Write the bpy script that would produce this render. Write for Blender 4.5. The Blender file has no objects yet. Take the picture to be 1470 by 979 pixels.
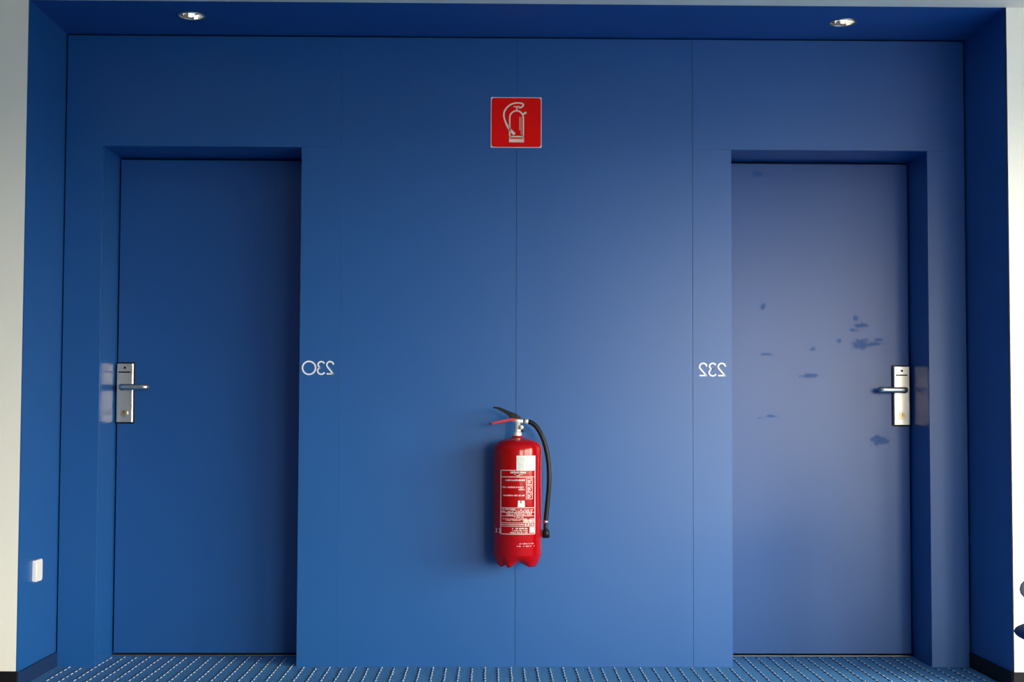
import bpy, bmesh, math, random
from mathutils import Matrix, Vector

random.seed(7)
scene = bpy.context.scene
C = scene.collection
PI = math.pi

# ------------------------------------------------------------------ camera
cam_data = bpy.data.cameras.new('camera')
cam = bpy.data.objects.new('camera', cam_data)
C.objects.link(cam)
cam_data.sensor_width = 36.0
cam_data.lens = 2000.0 / 1470.0 * 36.0
cam_data.shift_y = 21.7 / 1470.0
cam_data.clip_start = 0.05
right = Vector((0.99989, -0.01456, 0.0035)).normalized()
fwd = Vector((0.01438, 0.99887, 0.04528)).normalized()
up = right.cross(fwd).normalized()
right = fwd.cross(up).normalized()
m = Matrix.Identity(4)
for i in range(3):
    m[i][0], m[i][1], m[i][2] = right[i], up[i], -fwd[i]
m.translation = Vector((0.0, -5.6235, 0.9891))
cam.matrix_world = m
scene.camera = cam

# ------------------------------------------------------------------ world: overcast sky over darker ground
SKY = 32.0
world = bpy.data.worlds.new('sky')
scene.world = world
world.use_nodes = True
nt = world.node_tree
nt.nodes.clear()
tc = nt.nodes.new('ShaderNodeTexCoord')
sep = nt.nodes.new('ShaderNodeSeparateXYZ')
mr = nt.nodes.new('ShaderNodeMapRange')
mr.inputs['From Min'].default_value = -1.0
mr.inputs['From Max'].default_value = 1.0
cr = nt.nodes.new('ShaderNodeValToRGB')
el = cr.color_ramp.elements
el[0].position = 0.0
el[0].color = (0.11, 0.10, 0.08, 1)
el[1].position = 0.49
el[1].color = (0.14, 0.128, 0.10, 1)
e = el.new(0.51)
e.color = (1.0, 0.935, 0.77, 1)
e = el.new(1.0)
e.color = (0.95, 0.92, 0.82, 1)
bg = nt.nodes.new('ShaderNodeBackground')
bg.inputs['Strength'].default_value = SKY
out = nt.nodes.new('ShaderNodeOutputWorld')
nt.links.new(tc.outputs['Generated'], sep.inputs[0])
nt.links.new(sep.outputs['Z'], mr.inputs['Value'])
nt.links.new(mr.outputs[0], cr.inputs[0])
nt.links.new(cr.outputs[0], bg.inputs['Color'])
nt.links.new(bg.outputs[0], out.inputs[0])

# ------------------------------------------------------------------ exposure / colour management
vs = scene.view_settings
vs.view_transform = 'Standard'
vs.look = 'None'
vs.gamma = 1.0
vs.use_curve_mapping = False
vs.exposure = 0.0
scene.cycles.use_denoising = True
scene.cycles.max_bounces = 8
scene.cycles.diffuse_bounces = 5
scene.cycles.caustics_reflective = False
scene.cycles.caustics_refractive = False
scene.cycles.sample_clamp_indirect = 8.0

# room dimensions (metres); the blue back wall is the plane y = 0
XL, XR = -1.7334, 1.9322          # niche sides
NY = -0.4528                      # front plane of the niche (white walls)
ZC = 2.5493                       # ceiling
S1, S2, S3 = -0.614, 0.0971, 0.8135
A1, A2, B1, B2 = -1.5786, -0.7756, 0.9714, 1.7739
ZO = 2.09
RY = 0.255                        # door leaf face
RX0, RX1, RYB = -8.0, 3.9, -7.4   # corridor ends and the glazed wall behind the camera

WIN_REAR = [(1.6, 2.6), (2.75, 3.75)]
WIN_END = [(-6.3, -4.8), (-4.6, -3.1), (-2.9, -1.4)]
WZ0, WZ1 = 0.25, 2.25

# daylight portals in the two glazed walls
def portal(loc, rot, sx, sy):
    l = bpy.data.lights.new('window_daylight', 'AREA')
    l.shape = 'RECTANGLE'
    l.size, l.size_y = sx, sy
    l.cycles.is_portal = True
    o = bpy.data.objects.new('window_daylight', l)
    C.objects.link(o)
    o.location = loc
    o.rotation_euler = rot
for a, b in WIN_REAR:
    portal(((a + b) / 2, RYB - 0.1, (WZ0 + WZ1) / 2), (PI / 2, 0, 0), b - a, WZ1 - WZ0)
for a, b in WIN_END:
    portal((RX1 + 0.1, (a + b) / 2, (WZ0 + WZ1) / 2), (PI / 2, 0, PI / 2), b - a, WZ1 - WZ0)

# ------------------------------------------------------------------ materials
def mat(name, col, rough=0.5, metal=0.0, spec=0.5, bump=None, vary=None, ior=1.5):
    M = bpy.data.materials.new(name)
    M.use_nodes = True
    t = M.node_tree
    b = t.nodes['Principled BSDF']
    b.inputs['Base Color'].default_value = (*col, 1)
    b.inputs['Roughness'].default_value = rough
    b.inputs['Metallic'].default_value = metal
    b.inputs['Specular IOR Level'].default_value = spec
    b.inputs['IOR'].default_value = ior
    co = None
    if bump or vary:
        co = t.nodes.new('ShaderNodeTexCoord')
    if vary:                                   # (scale, amount)
        n = t.nodes.new('ShaderNodeTexNoise')
        n.inputs['Scale'].default_value = vary[0]
        n.inputs['Detail'].default_value = 5
        t.links.new(co.outputs['Object'], n.inputs['Vector'])
        mx = t.nodes.new('ShaderNodeMix')
        mx.data_type = 'RGBA'
        k = vary[1]
        mx.inputs['A'].default_value = (*[c * (1 - k) for c in col], 1)
        mx.inputs['B'].default_value = (*[min(1, c * (1 + k)) for c in col], 1)
        t.links.new(n.outputs['Fac'], mx.inputs['Factor'])
        t.links.new(mx.outputs['Result'], b.inputs['Base Color'])
    if bump:                                   # (scale, strength, distance)
        n = t.nodes.new('ShaderNodeTexNoise')
        n.inputs['Scale'].default_value = bump[0]
        n.inputs['Detail'].default_value = 3
        t.links.new(co.outputs['Object'], n.inputs['Vector'])
        bp = t.nodes.new('ShaderNodeBump')
        bp.inputs['Strength'].default_value = bump[1]
        bp.inputs['Distance'].default_value = bump[2]
        t.links.new(n.outputs['Fac'], bp.inputs['Height'])
        t.links.new(bp.outputs['Normal'], b.inputs['Normal'])
    return M

BLUE = (0.009, 0.088, 0.300)
M_blue = mat('blue_laminate', BLUE, 0.36, spec=0.54, vary=(1.3, 0.05), bump=(900, 0.05, 0.0005))
M_blue_ceiling = mat('blue_ceiling_paint', (0.012, 0.080, 0.29), 0.5, spec=0.4, bump=(600, 0.05, 0.0005))
M_blue_door = mat('blue_door_laminate', (0.012, 0.080, 0.28), 0.33, spec=0.42, vary=(2.0, 0.05), bump=(900, 0.05, 0.0005))
M_jamb = mat('blue_jamb_laminate', BLUE, 0.27, spec=0.4)
M_black = mat('black_gap', (0.004, 0.004, 0.006), 0.8, spec=0.1)
M_white = mat('white_wall_paint', (0.90, 0.865, 0.78), 0.85, spec=0.2, vary=(2.0, 0.02), bump=(250, 0.1, 0.001))
M_far = mat('dimmed_far_wall', (0.42, 0.38, 0.33), 0.85, spec=0.2, bump=(250, 0.1, 0.001))  # unseen corridor walls, colour darkened to cut bounced light in the niche
M_ceil = mat('white_ceiling_paint', (0.86, 0.76, 0.66), 0.9, spec=0.1, bump=(250, 0.1, 0.001))
M_base_black = mat('black_skirting', (0.008, 0.008, 0.011), 0.6, spec=0.15)
M_base_blue = mat('navy_skirting', (0.008, 0.028, 0.095), 0.7, spec=0.2)
M_steel = mat('satin_steel', (0.62, 0.60, 0.56), 0.32, metal=1.0, bump=(400, 0.03, 0.0005))
M_chrome = mat('polished_chrome', (0.85, 0.84, 0.82), 0.10, metal=1.0)
M_brass = mat('lock_cylinder_brass', (0.55, 0.40, 0.20), 0.35, metal=1.0)
M_rubber = mat('black_rubber', (0.008, 0.008, 0.009), 0.45, spec=0.3)
M_plastic = mat('black_plastic', (0.008, 0.008, 0.010), 0.4, spec=0.25)
M_red = mat('red_enamel', (0.35, 0.0012, 0.002), 0.15, spec=0.34)
M_red_handle = mat('red_handle_paint', (0.50, 0.015, 0.03), 0.35)
M_red_sign = mat('red_sign_print', (0.95, 0.003, 0.002), 0.6, spec=0.12)
M_sign_white = mat('cream_sign_print', (0.92, 0.74, 0.56), 0.5, spec=0.2)
M_sign_edge = mat('white_sign_plate', (0.80, 0.72, 0.74), 0.45)
M_print = mat('white_label_print', (0.66, 0.50, 0.48), 0.45)
M_paper = mat('white_sticker_paper', (0.62, 0.63, 0.60), 0.5)
M_grey_ink = mat('grey_sticker_ink', (0.36, 0.37, 0.35), 0.6)
M_nickel = mat('nickel_valve', (0.92, 0.89, 0.80), 0.32, metal=0.55)
M_gauge = mat('gauge_face', (0.80, 0.66, 0.58), 0.3)
M_digit = mat('white_digit_vinyl', (0.84, 0.84, 0.86), 0.45)
M_switch = mat('white_switch_plastic', (0.84, 0.83, 0.80), 0.35)
M_alu = mat('aluminium_threshold', (0.34, 0.30, 0.23), 0.4, metal=1.0)
M_lampglass = mat('frosted_lamp_glass', (0.85, 0.83, 0.76), 0.35)
M_lampglass.node_tree.nodes['Principled BSDF'].inputs['Emission Color'].default_value = (1.0, 0.95, 0.84, 1)
M_lampglass.node_tree.nodes['Principled BSDF'].inputs['Emission Strength'].default_value = 1.1
M_frame = mat('white_window_frame', (0.75, 0.75, 0.74), 0.4)
M_seat = mat('blue_seat_fabric', (0.02, 0.05, 0.16), 0.8, spec=0.2, bump=(700, 0.2, 0.001))
M_arm = mat('grey_armrest', (0.22, 0.21, 0.25), 0.5)

def glass_mat():
    M = bpy.data.materials.new('window_glass')
    M.use_nodes = True
    t = M.node_tree
    t.nodes.clear()
    o = t.nodes.new('ShaderNodeOutputMaterial')
    tr = t.nodes.new('ShaderNodeBsdfTransparent')
    gl = t.nodes.new('ShaderNodeBsdfGlossy')
    gl.inputs['Roughness'].default_value = 0.02
    mx = t.nodes.new('ShaderNodeMixShader')
    mx.inputs[0].default_value = 0.06
    t.links.new(tr.outputs[0], mx.inputs[1])
    t.links.new(gl.outputs[0], mx.inputs[2])
    t.links.new(mx.outputs[0], o.inputs[0])
    return M
M_glass = glass_mat()

def carpet_mat():
    M = bpy.data.materials.new('blue_loop_carpet')
    M.use_nodes = True
    t = M.node_tree
    b = t.nodes['Principled BSDF']
    b.inputs['Roughness'].default_value = 0.95
    b.inputs['Specular IOR Level'].default_value = 0.1
    co = t.nodes.new('ShaderNodeTexCoord')
    n = t.nodes.new('ShaderNodeTexNoise')
    n.inputs['Scale'].default_value = 160
    n.inputs['Detail'].default_value = 6
    r = t.nodes.new('ShaderNodeValToRGB')
    r.color_ramp.elements[0].position = 0.32
    r.color_ramp.elements[0].color = (0.042, 0.138, 0.33, 1)
    r.color_ramp.elements[1].position = 0.68
    r.color_ramp.elements[1].color = (0.098, 0.305, 0.57, 1)
    bp = t.nodes.new('ShaderNodeBump')
    bp.inputs['Strength'].default_value = 0.6
    bp.inputs['Distance'].default_value = 0.004
    t.links.new(co.outputs['Object'], n.inputs['Vector'])
    t.links.new(n.outputs['Fac'], r.inputs[0])
    t.links.new(r.outputs[0], b.inputs['Base Color'])
    t.links.new(n.outputs['Fac'], bp.inputs['Height'])
    t.links.new(bp.outputs['Normal'], b.inputs['Normal'])
    return M
M_carpet = carpet_mat()
M_thread_white = mat('pale_carpet_yarn', (0.55, 0.64, 0.72), 0.9, spec=0.1)
M_thread_dark = mat('dark_carpet_yarn', (0.012, 0.03, 0.07), 0.9, spec=0.1)

# the right-hand door carries hand smudges: wiped, duller patches in the laminate (x, z, half width, half height)
SMUDGES = [(1.566, 1.312, 0.040, 0.022), (1.610, 1.312, 0.036, 0.008), (1.640, 1.332, 0.022, 0.007),
           (1.566, 1.392, 0.030, 0.009), (1.543, 1.420, 0.010, 0.016), (1.536, 1.372, 0.016, 0.008),
           (1.180, 1.006, 0.022, 0.006), (1.135, 0.999, 0.012, 0.005), (1.345, 1.178, 0.035, 0.010),
           (1.470, 1.325, 0.010, 0.009), (1.160, 1.268, 0.024, 0.006), (1.150, 1.470, 0.010, 0.014),
           (1.640, 0.905, 0.040, 0.022), (1.130, 2.035, 0.030, 0.012), (1.360, 1.290, 0.012, 0.009)]
def smudge_door_mat():
    M = M_blue_door.copy()
    M.name = 'blue_door_laminate_smudged'
    t = M.node_tree
    b = t.nodes['Principled BSDF']
    co = t.nodes.new('ShaderNodeTexCoord')
    n = t.nodes.new('ShaderNodeTexNoise')
    n.inputs['Scale'].default_value = 55
    n.inputs['Detail'].default_value = 4
    t.links.new(co.outputs['Object'], n.inputs['Vector'])
    last = None
    def math_node(op, a, bv):
        q = t.nodes.new('ShaderNodeMath')
        q.operation = op
        for k, v in enumerate((a, bv)):
            if v is None:
                continue
            if isinstance(v, (int, float)):
                q.inputs[k].default_value = v
            else:
                t.links.new(v, q.inputs[k])
        return q.outputs[0]
    for (x, z, hw, hh) in SMUDGES:
        hw, hh = hw * 1.3, hh * 1.3
        mp = t.nodes.new('ShaderNodeMapping')
        mp.vector_type = 'POINT'
        mp.inputs['Location'].default_value = (-x / hw, 0, -z / hh)
        mp.inputs['Scale'].default_value = (1 / hw, 0, 1 / hh)
        t.links.new(co.outputs['Object'], mp.inputs['Vector'])
        ln = t.nodes.new('ShaderNodeVectorMath')
        ln.operation = 'LENGTH'
        t.links.new(mp.outputs[0], ln.inputs[0])
        d = math_node('SUBTRACT', 1.0, ln.outputs['Value'])
        last = d if last is None else math_node('MAXIMUM', last, d)
    nn = math_node('MULTIPLY', math_node('SUBTRACT', n.outputs['Fac'], 0.5), 2.0)
    s = math_node('ADD', last, nn)
    mr = t.nodes.new('ShaderNodeMapRange')
    mr.interpolation_type = 'SMOOTHSTEP'
    mr.inputs['From Min'].default_value = 0.0
    mr.inputs['From Max'].default_value = 0.55
    mr.inputs['To Min'].default_value = 0.42
    mr.inputs['To Max'].default_value = 0.16
    t.links.new(s, mr.inputs['Value'])
    t.links.new(mr.outputs[0], b.inputs['Specular IOR Level'])
    return M
M_blue_door2 = smudge_door_mat()

# ------------------------------------------------------------------ mesh helpers
def link(name, me, material, parent=None, kind=None, smooth=False):
    o = bpy.data.objects.new(name, me)
    C.objects.link(o)
    if material is not None:
        me.materials.append(material)
    if parent is not None:
        o.parent = parent
    if kind:
        o['kind'] = kind
    if smooth:
        for p in me.polygons:
            p.use_smooth = True
    return o

def from_bm(name, bm, material, parent=None, kind=None, smooth=False):
    bmesh.ops.recalc_face_normals(bm, faces=bm.faces)
    me = bpy.data.meshes.new(name)
    bm.to_mesh(me)
    bm.free()
    return link(name, me, material, parent, kind, smooth)

def add_box(bm, x0, x1, y0, y1, z0, z1):
    vs_ = [bm.verts.new((x, y, z)) for x in (x0, x1) for y in (y0, y1) for z in (z0, z1)]
    for f in ((0, 1, 3, 2), (4, 6, 7, 5), (0, 4, 5, 1), (2, 3, 7, 6), (0, 2, 6, 4), (1, 5, 7, 3)):
        bm.faces.new([vs_[i] for i in f])
    return vs_

def box(name, x0, x1, y0, y1, z0, z1, material, parent=None, bevel=0.0, seg=2, kind=None):
    bm = bmesh.new()
    add_box(bm, x0, x1, y0, y1, z0, z1)
    if bevel:
        bmesh.ops.bevel(bm, geom=list(bm.edges), offset=bevel, segments=seg, profile=0.5, affect='EDGES')
    return from_bm(name, bm, material, parent, kind)

def boxes(name, lst, material, parent=None, kind=None):
    bm = bmesh.new()
    for b in lst:
        add_box(bm, *b)
    return from_bm(name, bm, material, parent, kind)

def lathe(name, prof, material, parent=None, seg=48, centre=(0, 0), sharp=False, arc=None):
    bm = bmesh.new()
    rows = []
    for r, z in prof:
        row = []
        if r < 1e-6:
            row = [bm.verts.new((centre[0], centre[1], z))] * seg
        else:
            for k in range(seg):
                a = 2 * PI * k / seg
                row.append(bm.verts.new((centre[0] + r * math.cos(a), centre[1] + r * math.sin(a), z)))
        rows.append(row)
    for i in range(len(rows) - 1):
        for k in range(seg):
            q = [rows[i][k], rows[i][(k + 1) % seg], rows[i + 1][(k + 1) % seg], rows[i + 1][k]]
            u = []
            for v in q:
                if v not in u:
                    u.append(v)
            if len(u) >= 3:
                bm.faces.new(u)
    return from_bm(name, bm, material, parent, smooth=not sharp)

def catmull(pts, n=8):
    pts = [Vector(p) for p in pts]
    res = []
    P = [pts[0]] + pts + [pts[-1]]
    for i in range(1, len(P) - 2):
        for k in range(n):
            t = k / n
            a, b, c, d = P[i - 1], P[i], P[i + 1], P[i + 2]
            res.append(0.5 * ((2 * b) + (c - a) * t + (2 * a - 5 * b + 4 * c - d) * t * t + (3 * b - a - 3 * c + d) * t ** 3))
    res.append(pts[-1])
    return res

def tube(name, pts, radii, material, parent=None, seg=12, smooth=True, flat=1.0):
    pts = [Vector(p) for p in pts]
    if isinstance(radii, (int, float)):
        radii = [radii] * len(pts)
    bm = bmesh.new()
    rows = []
    ref = Vector((0, 1, 0))
    for i, p in enumerate(pts):
        d = (pts[min(i + 1, len(pts) - 1)] - pts[max(i - 1, 0)]).normalized()
        n1 = (ref - d * ref.dot(d))
        if n1.length < 1e-4:
            n1 = Vector((1, 0, 0)) - d * d.x
        n1.normalize()
        n2 = d.cross(n1)
        rows.append([bm.verts.new(p + (n1 * math.cos(2 * PI * k / seg) * flat + n2 * math.sin(2 * PI * k / seg)) * radii[i]) for k in range(seg)])
    for i in range(len(rows) - 1):
        for k in range(seg):
            bm.faces.new([rows[i][k], rows[i][(k + 1) % seg], rows[i + 1][(k + 1) % seg], rows[i + 1][k]])
    bm.faces.new(list(reversed(rows[0])))
    bm.faces.new(rows[-1])
    return from_bm(name, bm, material, parent, smooth=smooth)

def add_ribbon(bm, pts, width, y0, y1, closed=False):
    """flat stroke in the x-z plane, from depth y0 (front) to y1 (back)"""
    n = len(pts)
    ws = width if isinstance(width, (list, tuple)) else [width] * n
    L = []
    for i in range(n):
        if closed:
            a, b = pts[(i - 1) % n], pts[(i + 1) % n]
        else:
            a, b = pts[max(i - 1, 0)], pts[min(i + 1, n - 1)]
        dx, dz = b[0] - a[0], b[1] - a[1]
        l = math.hypot(dx, dz) or 1
        nx, nz = -dz / l, dx / l
        w = ws[i] / 2
        L.append(((pts[i][0] + nx * w, pts[i][1] + nz * w), (pts[i][0] - nx * w, pts[i][1] - nz * w)))
    V = [[bm.verts.new((q[0], y, q[1])) for q in pr for y in (y0, y1)] for pr in L]
    rng = range(n if closed else n - 1)
    for i in rng:
        a, b = V[i], V[(i + 1) % n]
        bm.faces.new([a[0], b[0], b[2], a[2]])
        bm.faces.new([a[1], a[3], b[3], b[1]])
        bm.faces.new([a[0], a[1], b[1], b[0]])
        bm.faces.new([a[2], b[2], b[3], a[3]])
    if not closed:
        bm.faces.new([V[0][0], V[0][2], V[0][3], V[0][1]])
        bm.faces.new([V[-1][0], V[-1][1], V[-1][3], V[-1][2]])

def arc(cx, cz, r, a0, a1, n=14, rz=None):
    rz = rz or r
    return [(cx + r * math.cos(math.radians(a0 + (a1 - a0) * k / n)), cz + rz * math.sin(math.radians(a0 + (a1 - a0) * k / n))) for k in range(n + 1)]

def rounded_rect(x0, x1, z0, z1, r, n=6):
    return (arc(x1 - r, z1 - r, r, 0, 90, n) + arc(x0 + r, z1 - r, r, 90, 180, n)
            + arc(x0 + r, z0 + r, r, 180, 270, n) + arc(x1 - r, z0 + r, r, 270, 360, n))

def plate(name, outline, y0, y1, material, parent=None, bevel=0.0):
    """extruded x-z outline from front y0 to back y1"""
    bm = bmesh.new()
    f = [bm.verts.new((x, y0, z)) for x, z in outline]
    b = [bm.verts.new((x, y1, z)) for x, z in outline]
    front = bm.faces.new(f)
    bm.faces.new(list(reversed(b)))
    n = len(outline)
    for i in range(n):
        bm.faces.new([f[i], b[i], b[(i + 1) % n], f[(i + 1) % n]])
    if bevel:
        bmesh.ops.bevel(bm, geom=list(front.edges), offset=bevel, segments=2, profile=0.5, affect='EDGES')
    return from_bm(name, bm, material, parent)

def thing(name, label=None, cat=None, loc=(0, 0, 0), group=None, kind=None):
    o = bpy.data.objects.new(name, None)
    C.objects.link(o)
    o.location = loc
    o.empty_display_size = 0.05
    if label:
        o['label'] = label
    if cat:
        o['category'] = cat
    if group:
        o['group'] = group
    if kind:
        o['kind'] = kind
    return o

def tag(o, label, cat, group=None):
    o['label'] = label
    o['category'] = cat
    if group:
        o['group'] = group

def struct(o, label, cat):
    o['kind'] = 'structure'
    o['label'] = label
    o['category'] = cat
    return o

# ================================================================== the setting
# floor: blue carpet with dashed yarn lines running towards the wall
floor = struct(box('floor', RX0, RX1, RYB, 0.42, -0.1, 0.0, M_carpet), 'blue loop carpet with dashed pale yarn lines', 'carpet')
def dashes(name, material, off, w, h, ln, phase):
    verts, faces = [], []
    k0 = int(math.floor((-1.9) / 0.0515))
    k1 = int(math.ceil((2.1) / 0.0515))
    for k in range(k0, k1 + 1):
        x = 0.0815 + k * 0.0515 + off
        y = -1.5 + (k % 2) * 0.02 + phase
        while y < 0.25:
            inside = (y + ln < -0.004) or (A1 + 0.01 < x < A2 - 0.01) or (B1 + 0.01 < x < B2 - 0.01)
            if inside and not (y > NY - 0.03 and (x < XL + 0.02 or x > XR - 0.02)) and y + ln < 0.245:
                j = random.uniform(-0.001, 0.001)
                b = len(verts)
                for (xx, yy, zz) in ((x - w / 2 + j, y, 0), (x + w / 2 + j, y, 0), (x + w / 2 + j, y + ln, 0), (x - w / 2 + j, y + ln, 0),
                                     (x - w / 4 + j, y + ln * 0.2, h), (x + w / 4 + j, y + ln * 0.2, h),
                                     (x + w / 4 + j, y + ln * 0.8, h), (x - w / 4 + j, y + ln * 0.8, h)):
                    verts.append((xx, yy, zz))
                for f in ((4, 5, 6, 7), (0, 1, 5, 4), (1, 2, 6, 5), (2, 3, 7, 6), (3, 0, 4, 7)):
                    faces.append([b + i for i in f])
            y += 0.054
    me = bpy.data.meshes.new(name)
    me.from_pydata(verts, [], faces)
    return link(name, me, material, floor, 'stuff')
dashes('pale_yarn_dashes', M_thread_white, 0.0, 0.0046, 0.0022, 0.030, 0.0)
dashes('dark_yarn_dashes', M_thread_dark, -0.0058, 0.0045, 0.002, 0.034, 0.014)

# back wall: dark carcass with blue laminate panels proud of it
wall_back = struct(boxes('wall_back', [
    (XL - 0.05, A1 - 0.02, 0.018, 0.40, 0, ZC), (A2 + 0.02, B1 - 0.02, 0.018, 0.40, 0, ZC), (B2 + 0.02, XR + 0.05, 0.018, 0.40, 0, ZC),
    (A1 - 0.02, A2 + 0.02, 0.018, 0.40, ZO + 0.02, ZC), (B1 - 0.02, B2 + 0.02, 0.018, 0.40, ZO + 0.02, ZC),
    (XL - 0.05, XR + 0.05, 0.40, 0.46, 0, ZC)], M_black),
    'blue panelled wall at the back of the niche', 'wall')
G = 0.0006
ZT = ZC - 0.007
def panel(x0, x1, z0, z1, gl=G, gr=G, gb=G, gt=G):
    return box('wall_panel', x0 + gl, x1 - gr, 0.0, 0.018, z0 + gb, z1 - gt, M_blue, wall_back, bevel=0.0002, seg=1)
E_ = 0.006
panel(S1, S2, 0, ZT, gl=0.0002, gb=0, gt=0)
panel(S2, S3, 0, ZT, gb=0, gt=0)
panel(A2, S1, 0, ZO, gl=0, gr=0.0002, gb=0, gt=0.0001)
panel(S3, B1, 0, ZO, gr=0, gb=0, gt=0.0003)
panel(XL, A1, 0, ZO, gl=E_, gr=0, gb=0, gt=0.0001)
panel(B2, XR, 0, ZO, gl=0, gr=E_, gb=0, gt=0.0003)
panel(XL, S1, ZO, ZT, gl=E_, gr=0.0002, gb=0.0001, gt=0)
panel(S3, XR, ZO, ZT, gr=E_, gb=0.0003, gt=0)

# niche sides and the white corridor walls beside them
struct(box('wall_left', XL - 0.004, XL, NY, 0.018, 0, ZC, M_blue), 'blue left side of the niche, catching light', 'wall')
struct(box('wall_right', XR, XR + 0.004, NY, 0.018, 0, ZC, M_blue), 'dark blue right side of the niche in shade', 'wall')
struct(box('wall_front_left', RX0, XL - 0.004, NY, NY + 0.18, 0, ZC, M_white), 'white plaster wall left of the blue niche', 'wall')
struct(box('wall_front_right', XR + 0.004, RX1, NY, NY + 0.18, 0, ZC, M_white), 'white plaster wall right of the blue niche', 'wall')

struct(box('trim_1', XR - 0.0005, XR + 0.004, NY - 0.0015, NY, 0.06, ZC, M_base_black), 'thin black edge strip on the right niche corner', 'trim')

# ceilings
DL = [(-1.171, -0.2646), (1.3711, -0.2422)]
DLR = 0.047
def ceiling_with_holes(name, x0, x1, y0, y1, z, th, holes, r, material):
    bm = bmesh.new()
    ed = []
    def loop(ps):
        v = [bm.verts.new((x, y, z)) for x, y in ps]
        for i in range(len(v)):
            ed.append(bm.edges.new((v[i], v[(i + 1) % len(v)])))
    loop([(x0, y0), (x1, y0), (x1, y1), (x0, y1)])
    for hx, hy in holes:
        loop([(hx + r * math.cos(2 * PI * k / 32), hy + r * math.sin(2 * PI * k / 32)) for k in range(32)])
    bmesh.ops.triangle_fill(bm, use_beauty=True, use_dissolve=False, edges=ed)
    ext = bmesh.ops.extrude_face_region(bm, geom=list(bm.faces))
    for g in ext['geom']:
        if isinstance(g, bmesh.types.BMVert):
            g.co.z += th
    return from_bm(name, bm, material)
struct(ceiling_with_holes('ceiling_niche', XL - 0.010, XR + 0.010, NY, 0.018, ZC, 0.012, DL, DLR, M_blue_ceiling), 'blue soffit of the niche with two downlights', 'ceiling')
struct(boxes('ceiling', [(RX0, RX1, RYB, NY, ZC, ZC + 0.1), (RX0, RX1, RYB, 0.46, ZC + 0.13, ZC + 0.25),
                         (RX0, XL - 0.01, NY, 0.46, ZC, ZC + 0.13), (XR + 0.01, RX1, NY, 0.46, ZC, ZC + 0.13)], M_ceil), 'plain white corridor ceiling', 'ceiling')

# skirting
struct(box('baseboard_left', XL, XL + 0.008, NY - 0.002, 0.0, 0, 0.058, M_base_blue, bevel=0.002), 'navy skirting along the left niche side', 'skirting')
struct(box('baseboard_right', XR - 0.008, XR, NY - 0.002, 0.0, 0, 0.060, M_base_black, bevel=0.002), 'black skirting along the right niche side', 'skirting')
struct(box('baseboard_front_left', RX0, XL + 0.003, NY - 0.010, NY, 0, 0.062, M_base_black, bevel=0.002), 'black skirting under the white left wall', 'skirting')
struct(box('baseboard_front_right', XR - 0.003, RX1, NY - 0.010, NY, 0, 0.062, M_base_black, bevel=0.002), 'black skirting under the white right wall', 'skirting')

# the rest of the corridor: closed left end, glazed right end and glazed wall behind the camera
struct(box('wall_end_left', RX0 - 0.1, RX0, RYB - 0.2, 0.46, 0, ZC, M_far), 'unseen darkened wall closing the corridor on the left', 'wall')
def glazed(name, spans, lo, hi, to_box, label):
    L = []
    edges = [lo] + [v for s in spans for v in s] + [hi]
    for i in range(0, len(edges), 2):
        if edges[i + 1] > edges[i]:
            L.append(to_box(edges[i], edges[i + 1], 0, ZC, 0.0, 0.2))
    for a, b in spans:
        L.append(to_box(a, b, 0, WZ0, 0.0, 0.2))
        L.append(to_box(a, b, WZ1, ZC, 0.0, 0.2))
    struct(boxes(name, L, M_far), label, 'wall')
rear_box = lambda a, b, z0, z1, d0, d1: (a, b, RYB - d1, RYB - d0, z0, z1)
end_box = lambda a, b, z0, z1, d0, d1: (RX1 + d0, RX1 + d1, a, b, z0, z1)
glazed('wall_rear', WIN_REAR, RX0, RX1 + 0.2, rear_box, 'unseen darkened wall with windows facing the blue niche')
glazed('wall_end_right', WIN_END, RYB, 0.46, end_box, 'unseen darkened wall with windows closing the corridor on the right')
wn = 0
for spans, tb, where in ((WIN_REAR, rear_box, 'facing the niche'), (WIN_END, end_box, 'at the right end of the corridor')):
    for a, b in spans:
        wn += 1
        w = thing('window_%d' % wn, 'white framed window ' + where, 'window', group='corridor windows', kind='structure')
        boxes('window_frame', [tb(a, a + 0.05, WZ0, WZ1, 0.06, 0.12), tb(b - 0.05, b, WZ0, WZ1, 0.06, 0.12),
                               tb(a + 0.05, b - 0.05, WZ0, WZ0 + 0.05, 0.06, 0.12), tb(a + 0.05, b - 0.05, WZ1 - 0.05, WZ1, 0.06, 0.12),
                               tb((a + b) / 2 - 0.02, (a + b) / 2 + 0.02, WZ0 + 0.05, WZ1 - 0.05, 0.06, 0.12)], M_frame, w)
        boxes('window_pane', [tb(a + 0.05, b - 0.05, WZ0 + 0.05, WZ1 - 0.05, 0.088, 0.092)], M_glass, w)

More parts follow.
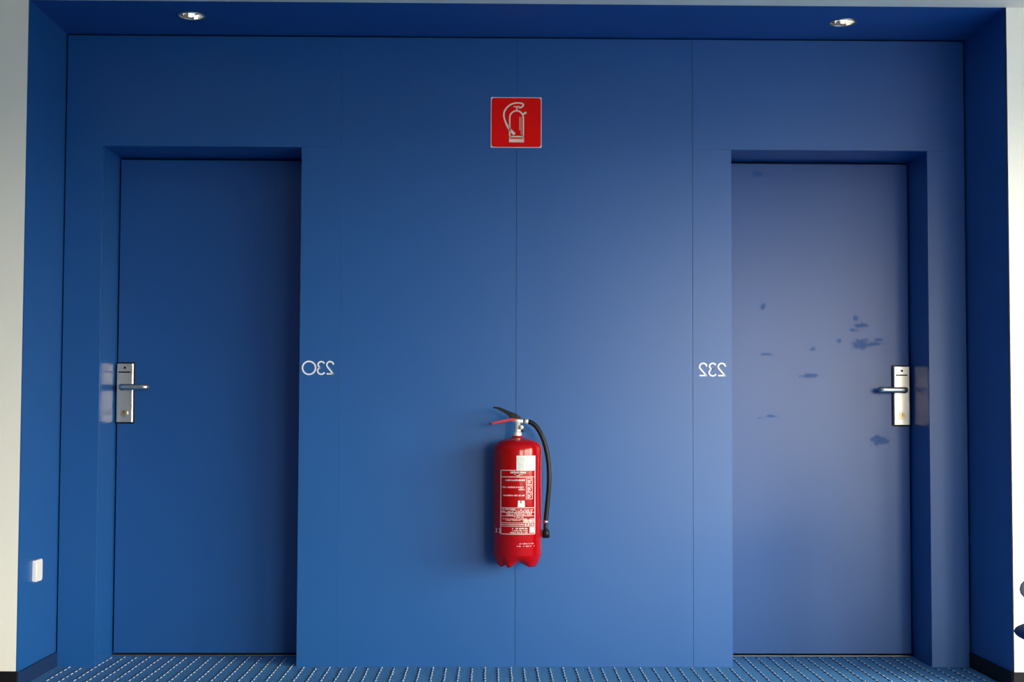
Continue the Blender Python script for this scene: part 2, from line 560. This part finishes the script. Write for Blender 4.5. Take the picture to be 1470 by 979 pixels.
# ------------------------------------------------------------------ doors
def door(n, x0, x1, side, label, leaf_mat):
    """side = -1: lock at the left edge, +1: lock at the right edge"""
    d = thing('door_%d' % n, label, 'door', ((x0 + x1) / 2, RY, 0), kind='structure')
    cx = (x0 + x1) / 2
    def put(o):
        o.parent = d
        o.matrix_parent_inverse = Matrix.Translation((-cx, -RY, 0))
        return o
    put(box('jamb', x0 - 0.02, x0, 0.018, 0.30, 0, ZO + 0.02, M_jamb))
    put(box('jamb', x1, x1 + 0.02, 0.018, 0.30, 0, ZO + 0.02, M_jamb))
    put(box('frame_head', x0, x1, 0.018, 0.30, ZO, ZO + 0.02, M_jamb))
    put(boxes('rebate', [(x0, x1, 0.300, 0.335, 0, ZO)], M_black))
    put(box('leaf', x0 + 0.006, x1 - 0.006, RY, RY + 0.042, 0.0105, ZO - 0.009, leaf_mat, bevel=0.0015, seg=2))
    put(box('threshold', x0 + 0.002, x1 - 0.002, RY - 0.004, RY + 0.030, 0, 0.004, M_alu, bevel=0.001, seg=1))
    # lock set
    if side < 0:
        p0, p1 = x0 + 0.006, x0 + 0.076
    else:
        p0, p1 = x1 - 0.078, x1 - 0.008
    z0, z1 = 0.972, 1.216
    back = put(box('lock_plate', p0 - 0.003, p1 + 0.003, RY - 0.008, RY, z0 - 0.0065, z1 + 0.0065, M_plastic, bevel=0.001, seg=1))
    def sub(o):
        o.parent = back
        return o
    pc = (p0 + p1) / 2
    # satin steel case with chamfered long edges
    bm = bmesh.new()
    sec = [(p0, RY - 0.008), (p0, RY - 0.019), (p0 + 0.004, RY - 0.023), (p1 - 0.004, RY - 0.023), (p1, RY - 0.019), (p1, RY - 0.008)]
    lo = [bm.verts.new((x, y, z0)) for x, y in sec]
    hi = [bm.verts.new((x, y, z1)) for x, y in sec]
    bm.faces.new(lo)
    bm.faces.new(list(reversed(hi)))
    for i in range(len(sec)):
        j = (i + 1) % len(sec)
        bm.faces.new([lo[i], hi[i], hi[j], lo[j]])
    case = sub(from_bm('lock_case', bm, M_steel))
    case['label'] = 'satin steel lock case'
    F = RY - 0.023
    sub(box('card_slot', pc - 0.027, pc + 0.024, F - 0.0006, F + 0.002, 1.178, 1.1835, M_black))
    sub(plate('indicator', arc(pc, 1.199, 0.005, 0, 360, 15)[:-1], F - 0.0008, F + 0.002, M_black))
    # lever: neck, bar, return towards the door
    s = -side
    nx = pc - s * 0.010
    zl = 1.1175
    neck = [(nx, F + 0.002, zl), (nx, F - 0.018, zl)]
    bar = catmull([(nx, F - 0.002, zl), (nx, F - 0.030, zl), (nx + s * 0.006, F - 0.043, zl), (nx + s * 0.022, F - 0.048, zl),
                   (nx + s * 0.070, F - 0.048, zl), (nx + s * 0.098, F - 0.047, zl), (nx + s * 0.110, F - 0.041, zl), (nx + s * 0.114, F - 0.026, zl)], 5)
    sub(tube('lever', bar, [0.0105] * 9 + [0.0118] * (len(bar) - 9), M_steel, seg=16, flat=0.62))
    sub(plate('lever_rose', arc(nx, zl, 0.0135, 0, 360, 24)[:-1], F - 0.003, F + 0.001, M_plastic, bevel=0.001))
    sub(plate('key_ring', arc(pc, 1.010, 0.0175, 0, 360, 28)[:-1], F - 0.0035, F + 0.001, M_steel, bevel=0.0015))
    sub(plate('key_cylinder', arc(pc, 1.010, 0.0125, 0, 360, 24)[:-1], F - 0.0055, F - 0.003, M_brass, bevel=0.0008))
    sub(box('keyhole', pc - 0.0012, pc + 0.0012, F - 0.0062, F - 0.005, 1.006, 1.0185, M_black))
    return d
door(1, A1, A2, -1, 'blue door left of the extinguisher, steel lock on its left edge', M_blue_door)
door(2, B1, B2, 1, 'greyish blue smudged door right of the extinguisher, lock on its right edge', M_blue_door2)

# ================================================================== objects
# ---- room numbers, reading mirrored as in the photograph
PXM = 0.0028
def zarc(cx, cy, r, a0, a1, n=16, ry=None):       # picture units: v grows downwards, angles counter-clockwise as seen
    ry = ry or r
    return [(cx + r * math.cos(math.radians(a0 + (a1 - a0) * i / n)), cy - ry * math.sin(math.radians(a0 + (a1 - a0) * i / n))) for i in range(n + 1)]
def mirrored_two(l, r, top, bot):
    w = r - l
    rad = w * 0.48
    cx = (l + r) / 2
    a = zarc(cx, top + rad, rad, 5, 205, 18)
    return [(a + [(r - w * 0.08, bot), (r - w * 0.02, bot)], False), ([(r + w * 0.02, bot), (l, bot)], False)]
def mirrored_three(l, r, top, bot):
    w = r - l
    h = bot - top
    r1, r2 = h * 0.235, h * 0.265
    cx = (l + r) / 2 + w * 0.03
    up_ = zarc(cx, top + r1, w * 0.44, 20, 262, 18, r1)
    lo_ = zarc(cx, bot - r2, w * 0.50, 100, 335, 18, r2)
    return [(up_ + [(cx + w * 0.06, top + 2 * r1)], False), ([(cx + w * 0.06, top + 2 * r1)] + lo_, False)]
def digit_objects(t, groups, px0, py0, zoom):
    k = PXM / zoom
    for g in groups:
        bm = bmesh.new()
        for pts, closed in g:
            add_ribbon(bm, [((u - px0) * k, -(v - py0) * k) for u, v in pts], 0.0060, -0.0022, 0.0, closed)
        from_bm('digit', bm, M_digit, t)
n230 = thing('room_number', 'mirrored white room number 230 beside the left door', 'room number', (-0.6997, 0, 1.1935), 'room numbers')
digit_objects(n230, [[(zarc(388, 462, 153, 0, 360, 40)[:-1], True)], mirrored_three(585, 755, 315, 610), mirrored_two(800, 965, 312, 600)], 605, 460, 16.31)
n232 = thing('room_number', 'mirrored white room number 232 beside the right door', 'room number', (0.8920, 0, 1.1929), 'room numbers')
digit_objects(n232, [mirrored_two(225, 400, 350, 640), mirrored_three(448, 618, 350, 648), mirrored_two(665, 840, 350, 640)], 528, 498, 16.31)

# ---- fire extinguisher sign
sg = thing('fire_extinguisher_sign', 'square red sign with a cream extinguisher pictogram on the blue wall', 'sign', (0.0947, 0, 2.1959))
SW = 0.2073
plate('sign_plate', rounded_rect(-SW / 2, SW / 2, -SW / 2, SW / 2, 0.004), -0.003, 0.0, M_sign_edge, sg, bevel=0.0005)
plate('red_field', rounded_rect(-SW / 2 + 0.003, SW / 2 - 0.003, -SW / 2 + 0.003, SW / 2 - 0.003, 0.011), -0.0034, -0.0029, M_red_sign, sg)
def su(u, v):
    return ((u - 500) / 720 * SW, (501 - v) / 706 * SW)
ku = SW / 720
def sign_part(name, strokes, closed=False):
    bm = bmesh.new()
    for pts, w in strokes:
        add_ribbon(bm, [su(*p) for p in pts], [x * ku for x in w] if isinstance(w, list) else w * ku, -0.0038, -0.0032)
    return from_bm(name, bm, M_sign_white, sg)
bodyp = [(409, 705), (409, 435)] + [(505 + 96 * math.cos(math.radians(a)), 435 - 96 * math.sin(math.radians(a))) for a in range(170, 0, -10)] + [(601, 435), (601, 705)]
sign_part('pictogram_body', [(bodyp, 20), ([(399, 700), (611, 700)], 22), ([(399, 754), (611, 754)], 50), ([(409, 700), (409, 740)], 20), ([(601, 700), (601, 740)], 20)])
sign_part('pictogram_highlight', [([(550, 425), (550, 610)], 7), ([(571, 425), (571, 670)], 7)])
sign_part('pictogram_valve', [([(508, 345), (508, 280)], 22), ([(463, 280), (545, 280)], [12, 20])])
hp = catmull([(540, 300, 0), (585, 280, 0), (600, 250, 0), (565, 232, 0), (490, 230, 0), (410, 258, 0), (345, 325, 0), (325, 400, 0), (345, 485, 0), (395, 580, 0), (478, 668, 0)], 6)
nh = len(hp)
sign_part('pictogram_hose', [([(p.x, p.y) for p in hp], [22 + (20 * max(0, (i / nh - 0.75) / 0.25)) for i in range(nh)])])
sign_part('pictogram_nozzle', [([(598, 385), (642, 360)], [24, 30])])

# ---- fire extinguisher
EX, EY, ER = 0.1012, -0.1180, 0.0965
fe = thing('fire_extinguisher', 'red fire extinguisher with black hose hanging on the blue wall', 'fire extinguisher', (EX, EY, 0.415))
feo = Matrix.Translation((-EX, -EY, -0.415))
def fx(o, parent=fe):
    o.parent = parent
    if parent is fe:
        o.matrix_parent_inverse = feo
    return o
prof = [(0.080, 0.452), (0.0925, 0.4545), (0.0955, 0.458), (ER, 0.464), (ER, 0.864), (0.0958, 0.875), (0.0925, 0.886), (0.0855, 0.8955), (0.074, 0.903), (0.058, 0.909),
        (0.040, 0.9135), (0.028, 0.916), (0.0215, 0.918), (0.0205, 0.923), (0.0, 0.923)]
body = fx(lathe('cylinder', prof, M_red, seg=96, centre=(EX, EY)))
# petal foot: skirt whose lower rim dips and rises round the bottle
valleys = [(8, 30, 0.018), (-41, 10, 0.010), (98, 26, 0.018), (152, 12, 0.010), (188, 30, 0.018), (242, 12, 0.010), (278, 22, 0.018)]
bm = bmesh.new()
rows = []
NS = 120
for j, f in enumerate((0.0, 0.25, 0.5, 0.75, 1.0)):
    row = []
    for k in range(NS):
        deg = 360.0 * k / NS                      # 0 = towards the camera, growing to the right
        vz = 0.0
        for c, hw, dp in valleys:
            dd = abs((deg - c + 180) % 360 - 180)
            if dd < hw:
                t_ = 1 - dd / hw
                vz = max(vz, dp * (t_ * t_ * (3 - 2 * t_)) ** 0.6)
        zb = 0.4145 + vz
        z = 0.459 + (zb - 0.459) * f
        rr = ER * (0.998 - 0.20 * f ** 1.7 - (0.18 * vz / 0.018 * f ** 1.5))
        a = math.radians(deg)
        row.append(bm.verts.new((EX + rr * math.sin(a), EY - rr * math.cos(a), z)))
    rows.append(row)
inner = [bm.verts.new((EX + (v.co.x - EX) * 0.82, EY + (v.co.y - EY) * 0.82, v.co.z + 0.004)) for v in rows[-1]]
rows.append(inner)
top_in = [bm.verts.new((EX + (v.co.x - EX) * 0.98, EY + (v.co.y - EY) * 0.98, 0.452)) for v in inner]
rows.append(top_in)
for i in range(len(rows) - 1):
    for k in range(NS):
        bm.faces.new([rows[i][k], rows[i][(k + 1) % NS], rows[i + 1][(k + 1) % NS], rows[i + 1][k]])
fx(from_bm('foot_ring', bm, M_red, smooth=True))
# valve
fx(lathe('collar', [(0.0, 0.9225), (0.0165, 0.9225), (0.0175, 0.925), (0.0175, 0.935), (0.0150, 0.940), (0.0, 0.940)], M_nickel, seg=24, centre=(EX, EY)))
valve = fx(lathe('valve', [(0.0, 0.938), (0.0125, 0.938), (0.0135, 0.947), (0.0115, 0.952), (0.0110, 0.972), (0.0145, 0.975), (0.0150, 0.986), (0.0105, 0.990), (0.0100, 0.999), (0.0, 0.999)], M_nickel, seg=24, centre=(EX + 0.001, EY)))
fx(tube('hose_outlet', [(EX + 0.006, EY - 0.002, 0.9815), (EX + 0.024, EY - 0.002, 0.9815)], 0.0085, M_nickel, seg=16), valve)
g = fx(tube('pressure_gauge', [(EX + 0.0155, EY - 0.010, 0.9580), (EX + 0.0155, EY - 0.026, 0.9580)], 0.0088, M_nickel, seg=24))
fx(tube('gauge_face', [(EX + 0.0155, EY - 0.0255, 0.9580), (EX + 0.0155, EY - 0.0268, 0.9580)], 0.0068, M_gauge, seg=24), g)
fx(tube('safety_pin', [(EX - 0.016, EY - 0.014, 0.981), (EX + 0.018, EY - 0.014, 0.981)], 0.0022, M_nickel, seg=8), valve)
fx(tube('outlet_block', [(EX + 0.016, EY - 0.001, 0.944), (EX + 0.026, EY - 0.001, 0.941)], 0.004, M_plastic, seg=8), valve)
# operating lever (black, channel shaped) and carrying handle (red)
def channel(name, pts, wy, material, parent, flat=0.0):
    """pts: (x, z, height); closed bar of width wy in y"""
    bm = bmesh.new()
    rws = []
    for i, (x, z, h) in enumerate(pts):
        a = pts[max(i - 1, 0)]
        b = pts[min(i + 1, len(pts) - 1)]
        dx, dz = b[0] - a[0], b[1] - a[1]
        l = math.hypot(dx, dz)
        nx_, nz_ = -dz / l, dx / l
        if nz_ < 0:
            nx_, nz_ = -nx_, -nz_
        w = wy[i] if isinstance(wy, list) else wy
        rws.append([bm.verts.new((x + nx_ * h / 2 * sgn, EY + yy, z + nz_ * h / 2 * sgn)) for sgn, yy in ((1, -w / 2), (1, w / 2), (-1, w / 2), (-1, -w / 2))])
    for i in range(len(rws) - 1):
        for k in range(4):
            bm.faces.new([rws[i][k], rws[i][(k + 1) % 4], rws[i + 1][(k + 1) % 4], rws[i + 1][k]])
    bm.faces.new(rws[0])
    bm.faces.new(list(reversed(rws[-1])))
    bmesh.ops.bevel(bm, geom=list(bm.edges), offset=0.0012, segments=2, profile=0.5, affect='EDGES')
    return fx(from_bm(name, bm, material), parent)
channel('operating_lever', [(0.1135, 0.9935, 0.010), (0.1000, 0.9985, 0.018), (0.0780, 1.0060, 0.022), (0.0640, 1.0140, 0.016), (0.0450, 1.0240, 0.013), (0.0260, 1.0325, 0.010), (0.0140, 1.0350, 0.007), (0.0045, 1.0348, 0.006)],
        [0.022, 0.026, 0.027, 0.026, 0.025, 0.024, 0.024, 0.022], M_plastic, fe)
channel('lever_web', [(0.0780, 1.0060, 0.010), (0.0730, 0.9970, 0.012), (0.0730, 0.9905, 0.012)], 0.016, M_plastic, fe)
channel('carry_handle', [(0.1080, 0.9905, 0.007), (0.0900, 0.9885, 0.011), (0.0650, 0.9860, 0.0115), (0.0350, 0.9800, 0.010), (0.0080, 0.9735, 0.009), (-0.0010, 0.9718, 0.008)],
        [0.022, 0.026, 0.026, 0.026, 0.026, 0.024], M_red_handle, fe)
channel('handle_tip', [(-0.0005, 0.9719, 0.0086), (-0.0085, 0.9703, 0.008)], 0.0245, M_plastic, fe)
# hose, clamps and nozzle
hx0 = EX + 0.022
hose_pts = [(0.125, -0.120, 0.9815), (0.140, -0.120, 0.9810), (0.158, -0.121, 0.9750), (0.178, -0.122, 0.9580), (0.1960, -0.124, 0.9280), (0.2105, -0.125, 0.8900), (0.2215, -0.126, 0.8400),
            (0.2265, -0.126, 0.7850), (0.2265, -0.125, 0.7300), (0.2215, -0.123, 0.6700), (0.2165, -0.121, 0.6150), (0.2140, -0.120, 0.5830)]
hose = fx(tube('hose', catmull(hose_pts, 7), 0.0094, M_rubber, seg=16))
fx(tube('hose_ferrule', [(0.1285, -0.120, 0.9816), (0.1440, -0.120, 0.9803)], 0.0098, M_nickel, seg=18), hose)
fx(tube('hose_clamp', [(0.2143, -0.120, 0.5935), (0.2138, -0.120, 0.5800)], 0.0104, M_chrome, seg=18), hose)
fx(tube('nozzle', [(0.2140, -0.120, 0.5830), (0.2138, -0.120, 0.5720), (0.2138, -0.120, 0.5560), (0.2150, -0.120, 0.5520), (0.2155, -0.120, 0.5240)], [0.0085, 0.0085, 0.0088, 0.0140, 0.0145], M_plastic, seg=18))
fx(box('nozzle_clip', 0.190, 0.2020, -0.128, -0.112, 0.530, 0.556, M_plastic, bevel=0.001))
# wall bracket behind the bottle
fx(boxes('wall_bracket', [(EX - 0.02, EX + 0.02, -0.006, 0.0, 0.62, 0.90), (EX - 0.012, EX + 0.012, EY + ER - 0.004, -0.004, 0.80, 0.86)], M_plastic))

# printed label wrapped round the bottle; u in picture pixels across, v in picture pixels down
def ang(u):
    return math.asin(max(-0.99, min(0.99, (u - 742.6) / 35.4)))
def zz(v):
    return 0.7913 - (v - 675.0) * (0.7913 - 0.5467) / 91.0
def add_patch(bm, u0, u1, v0, v1, r):
    a0, a1 = ang(u0), ang(u1)
    n = max(1, int(abs(a1 - a0) / 0.06))
    prev = None
    for i in range(n + 1):
        a = a0 + (a1 - a0) * i / n
        x, y = EX + r * math.sin(a), EY - r * math.cos(a)
        cur = (bm.verts.new((x, y, zz(v0))), bm.verts.new((x, y, zz(v1))))
        if prev:
            bm.faces.new([prev[0], prev[1], cur[1], cur[0]])
        prev = cur
def patches(name, lst, material, parent, lift=0.0004):
    bm = bmesh.new()
    for p in lst:
        add_patch(bm, *p, ER + lift)
    return fx(from_bm(name, bm, material), parent)
W_ = 0.55
frame = [(719 - W_, 719 + W_, 675, 766.5), (767.5 - W_, 767.5 + W_, 675, 766.5), (719, 767.5, 674.5, 675.5), (719, 767.5, 766, 767),
         (719, 767.5, 684, 685), (719, 767.5, 728.4, 729.3), (719, 767.5, 735, 735.8), (719, 767.5, 740.2, 740.9), (719, 767.5, 750, 750.7), (719, 767.5, 755, 755.7)]
label = patches('label_print', frame, M_print, body)
label['label'] = 'white printed instruction panel'
def words(u0, u1, v0, v1, dens=0.72):
    """a line of tiny unreadable lettering: small upright strokes"""
    L = []
    u = u0
    while u < u1 - 0.4:
        w = random.choice((0.45, 0.6, 0.8, 0.9))
        if random.random() < dens:
            t0 = v0 + (0.0 if random.random() < 0.6 else (v1 - v0) * 0.25)
            L.append((u, min(u + w, u1), t0, v1))
        u += w + random.choice((0.12, 0.15, 0.4))
    return L
txt = []
txt += words(732.5, 755, 676.2, 679.3, 0.97)
txt += words(738, 749, 680.2, 681.6) + words(741, 746, 682.0, 683.2)
txt += words(725.5, 753, 687.9, 690.2, 0.95)
txt += words(720.5, 753, 698.0, 700.3, 0.92) + words(744, 753, 701.2, 703.4, 0.95)
txt += words(721.5, 753, 709.8, 712.0, 0.95)
txt += words(720, 740, 729.9, 731.6) + words(733, 766, 731.0, 732.6) + words(720, 764, 733.2, 734.6)
txt += words(726, 764, 736.4, 738.0) + words(727, 764, 738.4, 739.6) + words(738, 751, 741.4, 743.0)
txt += words(722, 752, 744.2, 745.4) + words(724, 750, 746.2, 747.4) + words(751, 767, 744.0, 749.6, 0.8)
txt += words(720, 752, 752.2, 753.6, 0.95) + words(753, 766, 751.2, 754.4, 0.7)
txt += words(735, 757, 757.4, 759.4) + words(735, 757, 760.6, 762.2) + words(732, 757, 763.4, 765.2)
patches('label_lettering', txt, M_print, body)['kind'] = 'stuff'
# the bright rating box, pictogram boxes and the square mark
patches('rating_box', [(743, 753, 722.3, 727.8), (743.3, 746.6, 718.4, 722.3), (748.2, 752.8, 718.4, 722.3)], M_paper, body)
patches('square_mark', [(760, 766.5, 756.6, 764.6)], M_paper, body)
pic = []
for v in (686.3, 696.6, 706.9):
    pic += [(754.8, 755.5, v, v + 9.4), (763.6, 764.3, v, v + 9.4), (754.8, 764.3, v, v + 0.7), (754.8, 764.3, v + 8.7, v + 9.4)]
    pic += [(757.0, 758.0, v + 2, v + 7.5), (758.4, 760.4, v + 3.2, v + 5.0), (759.0, 761.5, v + 5.6, v + 6.6), (761.4, 762.4, v + 1.6, v + 4.2), (757.4, 759.2, v + 6.8, v + 7.8)]
patches('instruction_pictogram', pic, M_print, body)['kind'] = 'stuff'
# mirrored CE mark, left of the panel
ce = []
for (uc, e_) in ((711.6, True), (716.2, False)):
    for i in range(14):
        a0 = -80 + 160 * i / 14
        a1 = a0 + 160 / 14
        u0_, u1_ = uc + 2.0 * math.cos(math.radians(a0)), uc + 2.0 * math.cos(math.radians(a1))
        v0_, v1_ = 762.2 - 3.1 * math.sin(math.radians(a0)), 762.2 - 3.1 * math.sin(math.radians(a1))
        ce.append((min(u0_, u1_) - 0.35, max(u0_, u1_) + 0.35, min(v0_, v1_) - 0.3, max(v0_, v1_) + 0.3))
    if e_:
        ce.append((uc + 0.3, uc + 2.0, 761.9, 762.5))
patches('conformity_mark', ce, M_print, body)
st = patches('sticker', [(741, 768, 653.8, 674.6)], M_paper, body, 0.0007)
st['label'] = 'white inspection sticker'
ink = []
for v in (656.5, 659.0, 661.5, 664.0, 666.5, 669.0, 671.5):
    ink += words(742.5, 752, v, v + 1.1, 0.8) + words(754, 766, v, v + 0.9, 0.5)
patches('sticker_lettering', ink, M_grey_ink, body, 0.0009)['kind'] = 'stuff'
low = words(742, 767, 779.5, 781.0, 0.4) + words(742, 767, 783.2, 784.4, 0.5)
patches('stamp_lettering', low, M_print, body)['kind'] = 'stuff'

# ---- downlights in the soffit
def downlight(x, y, label):
    t = thing('downlight', label, 'downlight', (x, y, ZC), 'recessed downlights')
    lathe('trim_ring', [(DLR - 0.001, 0.0), (DLR - 0.002, -0.0015), (DLR + 0.001, -0.0035), (DLR + 0.006, -0.0030), (DLR + 0.0075, 0.0), (DLR - 0.001, 0.0)], M_steel, t, seg=48)
    lathe('reflector', [(DLR - 0.0015, -0.001), (DLR - 0.004, 0.015), (DLR - 0.012, 0.040), (DLR - 0.022, 0.060), (0.010, 0.072), (0.0, 0.072)], M_chrome, t, seg=12, sharp=True)
    lathe('lamp', [(0.0, 0.004), (0.008, 0.005), (0.014, 0.010), (0.016, 0.020), (0.014, 0.045), (0.010, 0.070), (0.0, 0.070)], M_lampglass, t, seg=20)
    return t
downlight(*DL[0], 'small chrome downlight in the soffit above the left door')
downlight(*DL[1], 'small chrome downlight in the soffit above the right door')

# ---- white wall plate on the left niche side
sw = thing('wall_socket', 'small white wall plate low on the left side of the niche', 'wall plate', (XL, -0.258, 0.408))
def yz_plate(name, y0, y1, z0, z1, x0, x1, r, material, parent, bevel):
    bm = bmesh.new()
    o_ = rounded_rect(y0, y1, z0, z1, r)
    a = [bm.verts.new((x1, y, z)) for y, z in o_]
    b = [bm.verts.new((x0, y, z)) for y, z in o_]
    top = bm.faces.new(a)
    bm.faces.new(list(reversed(b)))
    for i in range(len(o_)):
        j = (i + 1) % len(o_)
        bm.faces.new([a[i], b[i], b[j], a[j]])
    if bevel:
        bmesh.ops.bevel(bm, geom=list(top.edges), offset=bevel, segments=2, profile=0.5, affect='EDGES')
    return from_bm(name, bm, material, parent)
yz_plate('cover_plate', -0.042, 0.042, -0.041, 0.041, 0.0, 0.011, 0.008, M_switch, sw, 0.003)
yz_plate('insert', -0.027, 0.027, -0.027, 0.027, 0.010, 0.0125, 0.004, M_switch, sw, 0.001)

# ---- chair at the right edge of the view: only its seat corner and armrest reach into the picture
ch = thing('armchair', 'blue padded chair with grey armrest cut off by the right picture edge', 'chair', (1.619, -2.15, 0))
def pad(name, cx, cy, cz, ax, ay, az, p, material, parent):
    bm = bmesh.new()
    NU, NV = 40, 14
    rows_ = []
    def sp(v, e_):
        return math.copysign(abs(v) ** e_, v)
    for j in range(NV + 1):
        ph = -PI / 2 + PI * j / NV
        rows_.append([bm.verts.new((cx + ax * sp(math.cos(ph), 0.5) * sp(math.cos(2 * PI * k / NU), p), cy + ay * sp(math.cos(ph), 0.5) * sp(math.sin(2 * PI * k / NU), p), cz + az * sp(math.sin(ph), 0.9))) for k in range(NU)])
    for j in range(NV):
        for k in range(NU):
            bm.faces.new([rows_[j][k], rows_[j][(k + 1) % NU], rows_[j + 1][(k + 1) % NU], rows_[j + 1][k]])
    bmesh.ops.remove_doubles(bm, verts=bm.verts, dist=0.0004)
    return from_bm(name, bm, material, parent, smooth=True)
pad('seat', 0, 0, 0.450, 0.29, 0.25, 0.026, 0.75, M_seat, ch)
pad('backrest', 0.29, 0, 0.72, 0.028, 0.24, 0.17, 0.6, M_seat, ch)
for s in (-1, 1):
    pad('armrest', 0.048, s * 0.215, 0.545, 0.270, 0.030, 0.050, 0.9, M_arm, ch)
    tube('arm_post', [(0.10, s * 0.225, 0.44), (0.10, s * 0.225, 0.53)], 0.010, M_steel, ch, seg=10)
    tube('leg', [(-0.16, s * 0.17, 0.43), (-0.18, s * 0.20, 0.0)], 0.012, M_steel, ch, seg=10)
    tube('leg', [(0.16, s * 0.17, 0.43), (0.22, s * 0.20, 0.0)], 0.012, M_steel, ch, seg=10)
    tube('back_post', [(0.20, s * 0.16, 0.44), (0.285, s * 0.17, 0.62)], 0.010, M_steel, ch, seg=10)
